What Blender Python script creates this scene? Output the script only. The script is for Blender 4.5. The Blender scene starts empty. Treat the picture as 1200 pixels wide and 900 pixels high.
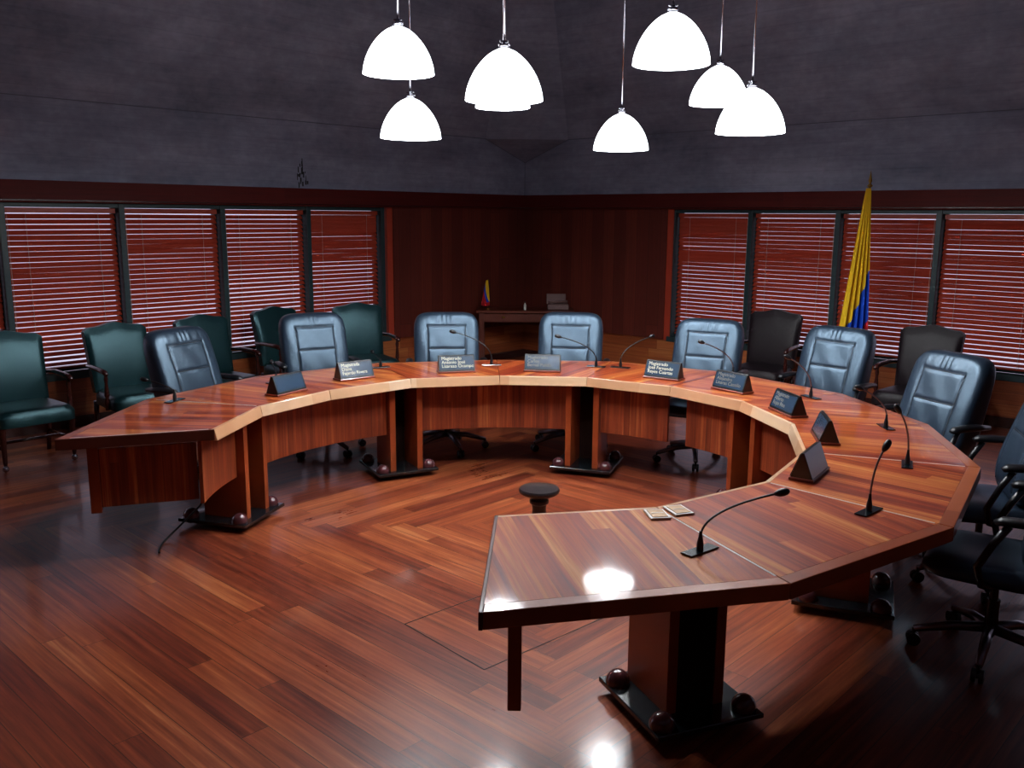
import bpy, math, random
from mathutils import Vector, Matrix
random.seed(7)
scene = bpy.context.scene
COL = scene.collection
PI = math.pi
R = math.radians

# ------------------------------------------------------------------ mesh builder
class MB:
    def __init__(s): s.v = []; s.f = []; s.M = Matrix.Identity(4)
    def add(s, vs, fs):
        b = len(s.v); s.v += [s.M @ Vector(v) for v in vs]; s.f += [tuple(b + i for i in f) for f in fs]; return s
    def box(s, c, d, rz=0, ch=0.0):
        x, y, z = d[0]/2, d[1]/2, d[2]/2
        rm = Matrix.Translation(c) @ Matrix.Rotation(rz, 4, 'Z')
        if ch <= 0:
            vs = [(-x,-y,-z),(x,-y,-z),(x,y,-z),(-x,y,-z),(-x,-y,z),(x,-y,z),(x,y,z),(-x,y,z)]
            fs = [(0,3,2,1),(4,5,6,7),(0,1,5,4),(1,2,6,5),(2,3,7,6),(3,0,4,7)]
            return s.add([rm @ Vector(v) for v in vs], fs)
        vs = []; 
        for zz, k in ((-z, ch), (-z+ch, 0), (z-ch, 0), (z, ch)):
            for a, b in ((-x+k, -y+k), (x-k, -y+k), (x-k, y-k), (-x+k, y-k)): vs.append((a, b, zz))
        fs = [(3,2,1,0), (12,13,14,15)]
        for L in range(3):
            for i in range(4):
                j = (i+1) % 4; fs.append((L*4+i, L*4+j, L*4+4+j, L*4+4+i))
        return s.add([rm @ Vector(v) for v in vs], fs)
    def prism(s, poly, z0, z1, poly_top=None):
        n = len(poly); pt = poly_top or poly
        ar = sum(poly[i][0]*poly[(i+1)%n][1]-poly[(i+1)%n][0]*poly[i][1] for i in range(n))
        if ar < 0: poly = poly[::-1]; pt = pt[::-1]
        vs = [(p[0], p[1], z0) for p in poly] + [(p[0], p[1], z1) for p in pt]
        fs = [tuple(range(n))[::-1], tuple(range(n, 2*n))]
        for i in range(n):
            j = (i+1) % n; fs.append((i, j, n+j, n+i))
        return s.add(vs, fs)
    def tube(s, pts, r, n=10, caps=True):
        pts = [Vector(p) for p in pts]; m = len(pts)
        rr = r if isinstance(r, (list, tuple)) else [r]*m
        vs = []; up = None
        for i, p in enumerate(pts):
            t = (pts[min(i+1, m-1)] - pts[max(i-1, 0)])
            t.normalize()
            if up is None:
                up = Vector((0,0,1)) if abs(t.z) < .9 else Vector((1,0,0))
            a = t.cross(up)
            if a.length < 1e-5: a = t.orthogonal()
            a.normalize(); b = a.cross(t).normalized(); up = b
            for k in range(n):
                th = 2*PI*k/n; vs.append(p + (a*math.cos(th) + b*math.sin(th))*rr[i])
        fs = []
        for i in range(m-1):
            for k in range(n):
                j = (k+1) % n; fs.append((i*n+k, i*n+j, (i+1)*n+j, (i+1)*n+k))
        if caps: fs += [tuple(range(n))[::-1], tuple(range((m-1)*n, m*n))]
        return s.add(vs, fs)
    def lathe(s, prof, o=(0,0,0), n=24, caps=True):
        vs = []; m = len(prof)
        for r, z in prof:
            for k in range(n):
                th = 2*PI*k/n; vs.append((o[0]+r*math.cos(th), o[1]+r*math.sin(th), o[2]+z))
        fs = []
        for i in range(m-1):
            for k in range(n):
                j = (k+1) % n; fs.append((i*n+k, i*n+j, (i+1)*n+j, (i+1)*n+k))
        if caps: fs += [tuple(range(n))[::-1], tuple(range((m-1)*n, m*n))]
        return s.add(vs, fs)
    def ball(s, c, r, n=20, m=12, sc=(1,1,1)):
        vs = [(c[0], c[1], c[2]-r*sc[2])]; fs = []
        for i in range(1, m):
            ph = -PI/2 + PI*i/m
            for k in range(n):
                th = 2*PI*k/n
                vs.append((c[0]+sc[0]*r*math.cos(ph)*math.cos(th), c[1]+sc[1]*r*math.cos(ph)*math.sin(th), c[2]+sc[2]*r*math.sin(ph)))
        vs.append((c[0], c[1], c[2]+r*sc[2])); T = len(vs)-1
        for k in range(n):
            j = (k+1) % n
            fs.append((0, 1+j, 1+k)); fs.append((T, T-n+k, T-n+j))
            for i in range(m-2): fs.append((1+i*n+k, 1+i*n+j, 1+(i+1)*n+j, 1+(i+1)*n+k))
        return s.add(vs, fs)
    def sheet(s, front, back, nu, nv):
        """closed slab from two functions of (u,v) in 0..1"""
        vs = []
        for fn in (front, back):
            for j in range(nv+1):
                for i in range(nu+1): vs.append(fn(i/nu, j/nv))
        N = (nu+1)*(nv+1); fs = []
        q = lambda i, j: j*(nu+1)+i
        for j in range(nv):
            for i in range(nu):
                fs.append((q(i,j), q(i+1,j), q(i+1,j+1), q(i,j+1)))
                fs.append((N+q(i,j), N+q(i,j+1), N+q(i+1,j+1), N+q(i+1,j)))
        for i in range(nu):
            fs.append((q(i,0), N+q(i,0), N+q(i+1,0), q(i+1,0)))
            fs.append((q(i,nv), q(i+1,nv), N+q(i+1,nv), N+q(i,nv)))
        for j in range(nv):
            fs.append((q(0,j), q(0,j+1), N+q(0,j+1), N+q(0,j)))
            fs.append((q(nu,j), N+q(nu,j), N+q(nu,j+1), q(nu,j+1)))
        return s.add(vs, fs)
    def build(s, name, mat, parent=None, smooth=False, uv=None, bevel=0):
        me = bpy.data.meshes.new(name); me.from_pydata([tuple(v) for v in s.v], [], s.f); me.validate(); me.update()
        if uv:
            l = me.uv_layers.new(name='UVMap')
            for lp in me.loops:
                l.data[lp.index].uv = uv(me.vertices[lp.vertex_index].co)
        me.materials.append(mat)
        o = bpy.data.objects.new(name, me); COL.objects.link(o)
        if parent: o.parent = parent
        if smooth:
            for p in me.polygons: p.use_smooth = True
        if smooth == 'auto':
            me.set_sharp_from_angle(angle=R(38))
        if bevel:
            b = o.modifiers.new('bevel', 'BEVEL'); b.width = bevel; b.segments = 2; b.limit_method = 'ANGLE'
        return o

def empty(name, loc=(0,0,0), rz=0):
    o = bpy.data.objects.new(name, None); COL.objects.link(o); o.location = loc; o.rotation_euler = (0,0,rz)
    o.empty_display_size = .1; return o
def tag(o, label, cat, group=None):
    o['label'] = label; o['category'] = cat
    if group: o['group'] = group
    return o
def struct(o): o['kind'] = 'structure'; return o
def copy_tree(o, parent=None):
    c = o.copy(); COL.objects.link(c)
    if parent: c.parent = parent
    for ch in list(o.children): copy_tree(ch, c)
    return c

# ------------------------------------------------------------------ materials
def lin(c):
    return tuple(((x/12.92) if x <= .04045 else ((x+.055)/1.055)**2.4) for x in c) + (1,)
def rgb(r, g, b): return lin((r/255, g/255, b/255))
def newmat(name):
    m = bpy.data.materials.new(name); m.use_nodes = True
    nt = m.node_tree; b = nt.nodes['Principled BSDF']; return m, nt, b
def nd(nt, t, **k):
    n = nt.nodes.new(t)
    for a, v in k.items(): setattr(n, a, v)
    return n
def mth(nt, op, a, b=None, c=None):
    n = nt.nodes.new('ShaderNodeMath'); n.operation = op
    for i, x in enumerate((a, b, c)):
        if x is None: continue
        if isinstance(x, (int, float)): n.inputs[i].default_value = x
        else: nt.links.new(x, n.inputs[i])
    return n.outputs[0]
def comb(nt, x, y, z=0):
    n = nt.nodes.new('ShaderNodeCombineXYZ')
    for i, q in enumerate((x, y, z)):
        if isinstance(q, (int, float)): n.inputs[i].default_value = q
        else: nt.links.new(q, n.inputs[i])
    return n.outputs[0]
def ramp(nt, fac, stops):
    n = nt.nodes.new('ShaderNodeValToRGB'); e = n.color_ramp.elements
    while len(e) < len(stops): e.new(.5)
    for i, (p, c) in enumerate(stops): e[i].position = p; e[i].color = c
    nt.links.new(fac, n.inputs[0]); return n.outputs[0]
def mixc(nt, fac, a, b, mode='MIX'):
    n = nt.nodes.new('ShaderNodeMix'); n.data_type = 'RGBA'; n.blend_type = mode
    for i, x in ((0, fac), (6, a), (7, b)):
        if isinstance(x, (int, float)): n.inputs[i].default_value = x
        elif isinstance(x, tuple): n.inputs[i].default_value = x
        else: nt.links.new(x, n.inputs[i])
    return n.outputs[2]
def noise(nt, vec, scale=1, detail=3, rough=.5):
    n = nt.nodes.new('ShaderNodeTexNoise'); n.inputs['Scale'].default_value = scale
    n.inputs['Detail'].default_value = detail; n.inputs['Roughness'].default_value = rough
    if vec is not None: nt.links.new(vec, n.inputs['Vector'])
    return n.outputs[0]
def bump(nt, h, b, strength=.2, dist=.01):
    n = nt.nodes.new('ShaderNodeBump'); n.inputs['Strength'].default_value = strength; n.inputs['Distance'].default_value = dist
    nt.links.new(h, n.inputs['Height']); nt.links.new(n.outputs[0], b.inputs['Normal'])

def simple(name, col, rough=.5, metal=0, coat=0, spec=.5, nz=0, nscale=40):
    m, nt, b = newmat(name)
    b.inputs['Base Color'].default_value = col; b.inputs['Roughness'].default_value = rough
    b.inputs['Metallic'].default_value = metal; b.inputs['Coat Weight'].default_value = coat
    b.inputs['Specular IOR Level'].default_value = spec
    tc = nd(nt, 'ShaderNodeTexCoord')
    v = noise(nt, tc.outputs['Object'], nscale, 3)
    c = mixc(nt, mth(nt, 'MULTIPLY', v, .35), col, tuple(x*.6 for x in col[:3]) + (1,))
    nt.links.new(c, b.inputs['Base Color'])
    if nz: bump(nt, v, b, nz, .004)
    return m

def board_nodes(nt, along, across, w, L, stops, b, rough, coat, gapdark=.35, grain=1.0, seed=0.0, rowid=None, gs=40):
    row = rowid if rowid is not None else mth(nt, 'FLOOR', mth(nt, 'DIVIDE', across, w))
    wn = nd(nt, 'ShaderNodeTexWhiteNoise', noise_dimensions='2D'); nt.links.new(comb(nt, row, seed), wn.inputs['Vector'])
    al = mth(nt, 'ADD', mth(nt, 'DIVIDE', along, L), mth(nt, 'MULTIPLY', wn.outputs[0], 7.31))
    colid = mth(nt, 'FLOOR', al)
    wn2 = nd(nt, 'ShaderNodeTexWhiteNoise', noise_dimensions='2D'); nt.links.new(comb(nt, mth(nt, 'ADD', row, mth(nt, 'MULTIPLY', seed, 1.7)), colid), wn2.inputs['Vector'])
    rnd = wn2.outputs[0]
    shift = mth(nt, 'MULTIPLY', rnd, 37.0)
    g = noise(nt, comb(nt, mth(nt, 'ADD', mth(nt, 'MULTIPLY', along, 1.3), shift), mth(nt, 'MULTIPLY', across, gs), shift), 1, 5, .6)
    g2 = noise(nt, comb(nt, mth(nt, 'MULTIPLY', along, 4), mth(nt, 'MULTIPLY', across, gs*3.2), shift), 1, 3, .5)
    f = mth(nt, 'ADD', mth(nt, 'MULTIPLY', rnd, .52), mth(nt, 'MULTIPLY', mth(nt, 'SUBTRACT', g, .31), 1.2*grain))
    col = ramp(nt, f, stops)
    col = mixc(nt, mth(nt, 'MULTIPLY', g2, .45*grain), col, (.02, .006, .004, 1))
    fr = mth(nt, 'FRACT', mth(nt, 'DIVIDE', across, w))
    e = mth(nt, 'MINIMUM', fr, mth(nt, 'SUBTRACT', 1, fr))
    fl = mth(nt, 'FRACT', al); e2 = mth(nt, 'MINIMUM', fl, mth(nt, 'SUBTRACT', 1, fl))
    gap = mth(nt, 'MAXIMUM', mth(nt, 'LESS_THAN', e, .0016/w), mth(nt, 'LESS_THAN', e2, .0016/L))
    col = mixc(nt, mth(nt, 'MULTIPLY', gap, gapdark), col, (.004, .002, .002, 1))
    nt.links.new(col, b.inputs['Base Color'])
    rn = mth(nt, 'ADD', rough, mth(nt, 'MULTIPLY', mth(nt, 'SUBTRACT', g, .5), .12))
    nt.links.new(rn, b.inputs['Roughness'])
    b.inputs['Coat Weight'].default_value = coat; b.inputs['Coat Roughness'].default_value = .06
    h = mth(nt, 'SUBTRACT', mth(nt, 'MULTIPLY', g2, .15), gap)
    bump(nt, h, b, .25, .0012)
    return f

def wood(name, w, L, stops, rough=.35, coat=.3, gap=.35, grain=1.0, spec=.4):
    m, nt, b = newmat(name); b.inputs['Specular IOR Level'].default_value = spec
    uv = nd(nt, 'ShaderNodeUVMap'); sp = nd(nt, 'ShaderNodeSeparateXYZ'); nt.links.new(uv.outputs[0], sp.inputs[0])
    board_nodes(nt, sp.outputs[0], sp.outputs[1], w, L, stops, b, rough, coat, gap, grain)
    return m

T_ST = [(0, rgb(92,26,18)), (.25, rgb(146,50,26)), (.55, rgb(186,84,40)), (.8, rgb(216,128,64)), (1, rgb(234,172,104))]
P_ST = [(0, rgb(104,36,18)), (.4, rgb(140,56,26)), (.75, rgb(168,76,38)), (1, rgb(206,120,66))]
D_ST = [(0, rgb(52,16,12)), (.5, rgb(84,28,20)), (1, rgb(112,44,30))]
L_ST = [(0, rgb(200,140,98)), (.5, rgb(222,180,140)), (1, rgb(240,216,188))]
W_ST = [(0, rgb(136,62,32)), (.5, rgb(176,92,48)), (1, rgb(206,130,76))]
M_TOP = wood('tabletop boards', .068, 7.0, T_ST, .5, .55, .12, 1.1, .15)
M_PANEL = wood('modesty panel boards', .045, 9.0, P_ST, .5, .1, .2, 1.35)
M_LIP = wood('pale edge rail wood', .5, .8, L_ST, .3, .5, 0, .6)
M_RAIL = wood('border rail wood', .5, 1.4, [(0, rgb(136,58,32)), (1, rgb(188,104,60))], .4, .4, 0, .7, .2)
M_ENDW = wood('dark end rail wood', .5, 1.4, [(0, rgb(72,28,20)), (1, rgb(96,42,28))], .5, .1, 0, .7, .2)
M_FIN = wood('pedestal board wood', .5, 3, [(0, rgb(140,56,24)), (1, rgb(190,92,44))], .4, .2, 0)
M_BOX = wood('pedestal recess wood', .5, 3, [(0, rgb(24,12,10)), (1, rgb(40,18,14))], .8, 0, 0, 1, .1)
M_WALLP = wood('wall panelling boards', .17, 9, [(0, rgb(88,34,26)), (.5, rgb(102,40,30)), (1, rgb(124,54,38))], .55, .05, .8, .8, .3)
M_WAINS = wood('wainscot boards', .11, 1.8, W_ST, .4, .2, .6)
M_BEAM = wood('red beam wood', .5, 4, [(0, rgb(84,22,20)), (1, rgb(112,32,28))], .6, 0, 0, 1, .2)
M_DESK = wood('desk wood', .3, 4, [(0, rgb(92,34,20)), (1, rgb(136,62,36))], .4, .3, 0)
M_SLAT = simple('blind slat wood', rgb(176,64,42), .42, 0, .1, .4, 0, 12)
M_TEAL = simple('teal painted frame', rgb(34,58,62), .45)
M_GREEN = simple('green leather', rgb(12,40,42), .36, 0, 0, .6, .1, 260)
M_GREEN.node_tree.nodes['Principled BSDF'].inputs['Specular Tint'].default_value = (.45, .8, .9, 1)
M_BROWN = simple('dark brown leather', rgb(30,22,26), .45, 0, 0, .2, .1, 260)
M_LEATH = simple('blue black leather', rgb(34,46,60), .37, 0, 0, .9, .1, 220)
M_LEATH.node_tree.nodes['Principled BSDF'].inputs['Specular Tint'].default_value = (.55, .78, 1.0, 1)
M_SEAM = simple('leather seam thread', rgb(26,28,36), .6)
M_BLK = simple('black plastic', rgb(20,20,24), .35)
M_BLKG = simple('glossy black metal plate', rgb(18,26,30), .18, 0, .4)
M_MAHOG = simple('dark mahogany', rgb(60,22,18), .25, 0, .5)
M_BALL = simple('purple brown polished ball', rgb(84,44,48), .16, 0, .6)
M_CHROME = simple('chrome', rgb(190,190,200), .18, 1)
M_GUN = simple('gunmetal tube', rgb(130,124,132), .3, .9)
M_BRASS = simple('brass', rgb(170,130,60), .3, .9)
M_GOLD = simple('dull gold plastic', rgb(150,108,52), .4, .2)
M_SILV = simple('silver plastic trim', rgb(200,196,190), .35, .3)
M_STOOL = simple('black stool wood', rgb(34,26,30), .3, 0, .3)
M_CORD = simple('pale cord', rgb(190,180,170), .7)
M_CABLE = simple('black cable', rgb(12,12,12), .5)
M_PLATE = simple('black nameplate body', rgb(14,17,22), .3, 0, .1)
M_FACE = simple('blue black acrylic face', rgb(40,62,84), .25, 0, .3)
M_PBASE = simple('nameplate red wood', rgb(120,50,36), .35, 0, .3)
M_INK = simple('cream lettering', rgb(228,226,196), .5)
M_INKD = simple('faded tan lettering', rgb(120,118,104), .5)
M_INLAY = simple('pale inlay strip', rgb(240,226,216), .25, 0, .5)
M_YEL = simple('yellow flag cloth', rgb(250,204,30), .8, nscale=8)
M_BLU = simple('blue flag cloth', rgb(16,80,214), .8, nscale=8)
M_RED = simple('red flag cloth', rgb(200,22,36), .8, nscale=8)
M_BOTT = simple('pale bottle glass', rgb(200,200,190), .3)
M_GREY = simple('grey brown plastic', rgb(112,82,78), .5)

def concrete():
    m, nt, b = newmat('board marked concrete')
    g = nd(nt, 'ShaderNodeNewGeometry'); pos = g.outputs['Position']
    sp = nd(nt, 'ShaderNodeSeparateXYZ'); nt.links.new(pos, sp.inputs[0])
    n1 = noise(nt, comb(nt, mth(nt,'MULTIPLY',sp.outputs[0],.9), mth(nt,'MULTIPLY',sp.outputs[1],.9), mth(nt,'MULTIPLY',sp.outputs[2],2.2)), 1, 6, .68)
    n2 = noise(nt, comb(nt, mth(nt,'MULTIPLY',sp.outputs[0],2), mth(nt,'MULTIPLY',sp.outputs[1],2), mth(nt,'MULTIPLY',sp.outputs[2],34)), 1, 3)
    n3 = noise(nt, pos, 14, 4)
    f = mth(nt,'ADD', mth(nt,'MULTIPLY',n1,.72), mth(nt,'ADD', mth(nt,'MULTIPLY',n2,.13), mth(nt,'MULTIPLY',n3,.15)))
    c = ramp(nt, f, [(.32, rgb(116,120,138)), (.5, rgb(148,152,172)), (.68, rgb(178,182,202))])
    # formwork board lines
    fr = mth(nt,'FRACT', mth(nt,'DIVIDE', sp.outputs[2], .14))
    ln = mth(nt,'LESS_THAN', fr, .05)
    c = mixc(nt, mth(nt,'MULTIPLY', ln, .10), c, (.02,.02,.025,1))
    nt.links.new(c, b.inputs['Base Color']); b.inputs['Roughness'].default_value = .85
    b.inputs['Specular IOR Level'].default_value = .2
    bump(nt, f, b, .3, .02)
    return m
M_CONC = concrete()
M_JOINT = simple('concrete joint', rgb(112,116,132), .9)
M_STAIN = simple('dark damp mark', rgb(34,36,38), .9)

def floor_mat():
    m, nt, b = newmat('parquet planks')
    g = nd(nt, 'ShaderNodeNewGeometry'); sp = nd(nt, 'ShaderNodeSeparateXYZ'); nt.links.new(g.outputs['Position'], sp.inputs[0])
    x = mth(nt, 'SUBTRACT', sp.outputs[0], .14); y = mth(nt, 'SUBTRACT', sp.outputs[1], 5.43)
    ca, sa = math.cos(R(46.9)), math.sin(R(46.9))
    a = mth(nt, 'ADD', mth(nt, 'MULTIPLY', x, ca), mth(nt, 'MULTIPLY', y, sa))
    c = mth(nt, 'SUBTRACT', mth(nt, 'MULTIPLY', y, ca), mth(nt, 'MULTIPLY', x, sa))
    w = .115
    A = mth(nt, 'ABSOLUTE', a); B = mth(nt, 'ABSOLUTE', c)
    ia = mth(nt, 'FLOOR', mth(nt, 'DIVIDE', A, w)); ib = mth(nt, 'FLOOR', mth(nt, 'DIVIDE', B, w))
    cond = mth(nt, 'GREATER_THAN', ib, mth(nt, 'SUBTRACT', ia, .5))
    inv = mth(nt, 'SUBTRACT', 1, cond)
    sel = lambda p, q: mth(nt, 'ADD', mth(nt, 'MULTIPLY', cond, p), mth(nt, 'MULTIPLY', inv, q))
    along = sel(a, c); across = sel(B, A)
    row = mth(nt, 'ADD', sel(ib, ia), sel(mth(nt,'MULTIPLY', mth(nt,'SIGN', c), 331), mth(nt,'MULTIPLY', mth(nt,'SIGN', a), 173)))
    st = [(-.0, rgb(70,26,22)), (.22, rgb(106,42,28)), (.5, rgb(140,64,38)), (.8, rgb(172,90,52)), (1, rgb(200,126,78))]
    board_nodes(nt, along, across, w, 2.1, st, b, .34, .3, .8, 1.2, 0.0, row, 34)
    # worn patches in the varnish
    n = noise(nt, g.outputs['Position'], 1.3, 5, .65)
    r0 = b.inputs['Roughness'].links[0].from_socket
    rr = mth(nt, 'ADD', r0, mth(nt, 'MULTIPLY', mth(nt, 'SUBTRACT', n, .5), .35))
    nt.links.new(mth(nt, 'MAXIMUM', rr, .08), b.inputs['Roughness'])
    b.inputs['Coat Roughness'].default_value = .10; b.inputs['Specular IOR Level'].default_value = .28
    return m
M_FLOOR = floor_mat()

def emis(name, col, s):
    m, nt, b = newmat(name)
    b.inputs['Base Color'].default_value = (.8,.8,.8,1)
    b.inputs['Emission Color'].default_value = col; b.inputs['Emission Strength'].default_value = s
    return m
M_SHADE = emis('lit opal glass', (.90, .95, 1.0, 1), 7.0)

def glass():
    m, nt, b = newmat('window glass')
    out = nt.nodes['Material Output']; tr = nd(nt, 'ShaderNodeBsdfTransparent'); gl = nd(nt, 'ShaderNodeBsdfGlossy')
    gl.inputs['Roughness'].default_value = .02
    fr = nd(nt, 'ShaderNodeFresnel'); fr.inputs[0].default_value = 1.45
    mx = nd(nt, 'ShaderNodeMixShader'); nt.links.new(fr.outputs[0], mx.inputs[0])
    nt.links.new(tr.outputs[0], mx.inputs[1]); nt.links.new(gl.outputs[0], mx.inputs[2]); nt.links.new(mx.outputs[0], out.inputs[0])
    return m
M_GLASS = glass()

# ------------------------------------------------------------------ camera
H = 1.906
pitch, roll = 0.184956, 0.007080
cp, sp_ = math.cos(pitch), math.sin(pitch)
fw = Vector((0, cp, -sp_)); rr_ = Vector((1,0,0)); uu = Vector((0, sp_, cp))
r2 = math.cos(roll)*rr_ + math.sin(roll)*uu; u2 = -math.sin(roll)*rr_ + math.cos(roll)*uu
cam = bpy.data.cameras.new('camera'); co = bpy.data.objects.new('camera', cam); COL.objects.link(co)
cam.sensor_width = 36; cam.lens = 1053.88*36/1200; cam.clip_start = .05
Mr = Matrix((r2, u2, -fw)).transposed().to_4x4(); Mr.translation = (0, 0, H); co.matrix_world = Mr
scene.camera = co

# ------------------------------------------------------------------ room
K = Vector((.152, 12.30)); TH = R(-43.11)
DIR_R = Vector((math.cos(TH), math.sin(TH))); DIR_L = Vector((math.sin(TH), -math.cos(TH)))
SIDE = 10.4
KR = K + DIR_R*SIDE; KL = K + DIR_L*SIDE; KB = K + DIR_R*SIDE + DIR_L*SIDE
CEN = (K+KB)/2
Z_SILL, Z_HEAD, Z_BEAM, Z_CR, Z_CRC = .50, 1.99, 2.175, 2.86, 2.60
# wall frame: local X along wall from corner, local Y into the room
def wall_frame(origin, d, inward):
    M = Matrix(((d.x, inward.x, 0, origin.x), (d.y, inward.y, 0, origin.y), (0,0,1,0), (0,0,0,1)))
    return M
IN_L = DIR_R; IN_R = DIR_L
FR = {'left': wall_frame(K, DIR_L, IN_L), 'right': wall_frame(K, DIR_R, IN_R),
      'back': wall_frame(KB, -DIR_L, -IN_L), 'near': wall_frame(KB, -DIR_R, -IN_R)}
uvH = lambda co: (co.x, co.z)          # boards running along the wall
uvV = lambda co: (co.z, co.x)          # upright boards
def wbox(side, x0, x1, y0, y1, z0, z1, name, mat, parent=None, uv=None, bevel=0):
    b = MB(); b.box(((x0+x1)/2, (y0+y1)/2, (z0+z1)/2), (x1-x0, y1-y0, z1-z0))
    o = b.build(name, mat, parent, uv=uv, bevel=bevel)
    if not parent: o.matrix_world = FR[side]
    return o
for sd in ('left', 'right', 'back', 'near'):
    struct(wbox(sd, -.25 if sd != 'near' else 0, SIDE, -.22, 0, 0, Z_SILL-.04, 'wall_%s' % sd, M_WAINS, uv=uvH))
    struct(wbox(sd, 0, SIDE, 0, .02, 0, .10, 'baseboard_%s' % sd, M_MAHOG))
# floor
fb = MB(); fb.prism([tuple(K+(K-CEN).normalized()*.3), tuple(KR+(KR-CEN).normalized()*.3), tuple(KB+(KB-CEN).normalized()*.3), tuple(KL+(KL-CEN).normalized()*.3)], -.1, 0)
struct(fb.build('floor', M_FLOOR))
# red beam around the top of the windows
for i, sd in enumerate(('left', 'right', 'back', 'near')):
    struct(wbox(sd, 0, SIDE, -.22, .05, Z_HEAD, Z_BEAM, 'trim_%d' % (i+1), M_BEAM, uv=uvH, bevel=.006))
    b = MB(); b.box((SIDE/2, .053, Z_HEAD+.018), (SIDE, .008, .010)); o = b.build('trim_%d' % (i+5), M_SILV if 0 else M_MAHOG); o.matrix_world = FR[sd]; struct(o)
# concrete wall band above beam (vertical), corners fall to a lower point where the squinch starts
LEAN = .42; ZT = 5.3
CUT = .74
for i, sd in enumerate(('left', 'right', 'back', 'near')):
    b = MB()
    # concrete upstand, 200 mm thick
    poly = [(0, Z_BEAM), (SIDE, Z_BEAM), (SIDE, Z_CRC), (SIDE-CUT, Z_CR), (CUT, Z_CR), (0, Z_CRC)]
    n = len(poly)
    vs = [(x, 0, z) for x, z in poly] + [(x, -.2, z) for x, z in poly]
    fs = [tuple(range(n)), tuple(range(n, 2*n))[::-1]] + [(k, k+n, (k+1) % n+n, (k+1) % n) for k in range(n)]
    b.add(vs, fs); o = b.build('wall_%s_concrete' % sd if 0 else 'wall_upper_%s' % sd, M_CONC); o.matrix_world = FR[sd]; struct(o)
# leaning vault facets and corner facets, one ceiling mesh with thickness
def wp(sd, x, y, z): return FR[sd] @ Vector((x, y, z))
cb = MB(); LZ = (ZT-Z_CR)*LEAN
order = ['left', 'right', 'back', 'near']
def face(pts):
    c = sum((Vector(p) for p in pts), Vector())/len(pts)
    nrm = (Vector(pts[1])-Vector(pts[0])).cross(Vector(pts[2])-Vector(pts[1])).normalized()
    ref = Vector((CEN.x, CEN.y, 2.5)) - c
    if nrm.dot(ref) < 0: nrm = -nrm; pts = pts[::-1]
    n = len(pts); out = [Vector(p)-nrm*.12 for p in pts]
    cb.add(list(pts)+out, [tuple(range(n)), tuple(range(n, 2*n))[::-1]] + [(k, k+n, (k+1) % n+n, (k+1) % n) for k in range(n)])
tops = {}
for sd in order:
    a = wp(sd, CUT, 0, Z_CR); b_ = wp(sd, SIDE-CUT, 0, Z_CR)
    c_ = wp(sd, SIDE-CUT-LZ*.42, LZ, ZT); d_ = wp(sd, CUT+LZ*.42, LZ, ZT)
    face([a, b_, c_, d_]); tops[sd] = (d_, c_)
def cornerf(apex, p1, p2, t1, t2):
    face([apex, p1, p2]); face([p1, p2, t2, t1])
cornerf(Vector((K.x, K.y, Z_CRC)), wp('left', CUT, 0, Z_CR), wp('right', CUT, 0, Z_CR), tops['left'][0], tops['right'][0])
cornerf(Vector((KL.x, KL.y, Z_CRC)), wp('left', SIDE-CUT, 0, Z_CR), wp('near', SIDE-CUT, 0, Z_CR), tops['left'][1], tops['near'][1])
cornerf(Vector((KR.x, KR.y, Z_CRC)), wp('right', SIDE-CUT, 0, Z_CR), wp('back', SIDE-CUT, 0, Z_CR), tops['right'][1], tops['back'][1])
cornerf(Vector((KB.x, KB.y, Z_CRC)), wp('back', CUT, 0, Z_CR), wp('near', CUT, 0, Z_CR), tops['back'][0], tops['near'][0])
ring8 = [tops['left'][0], tops['right'][0], tops['right'][1], tops['back'][1], tops['back'][0], tops['near'][0], tops['near'][1], tops['left'][1]]
cb.prism([(p.x, p.y) for p in ring8], ZT, ZT+.15)
struct(cb.build('ceiling', M_CONC))
for i, (sd) in enumerate(('left', 'right')):
    b = MB(); b.box((SIDE/2, .003, Z_CR), (SIDE-2*CUT, .010, .007)); b.tube([(CUT, .0, Z_CR), (0, .0, Z_CRC)], .006, 6)
    if sd == 'left': b.tube([(0, .002, Z_CRC), (0, .002, Z_BEAM)], .005, 6)
    o = b.build('trim_%d' % (17+i), M_JOINT); o.matrix_world = FR[sd]; struct(o)
# dark damp mark on the left concrete band
sb = MB()
for k in range(26):
    t = random.random(); w = .10*(1-t)**1.2+.012
    x = 3.50 + random.uniform(-w, w); z = 2.20 + t*.26
    hh = random.uniform(.02, .07)
    sb.box((x, .0015+.0001*k, z), (random.uniform(.006, .018), .002, hh))
o = sb.build('trim_9', M_STAIN); o.matrix_world = FR['left']; struct(o)

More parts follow.
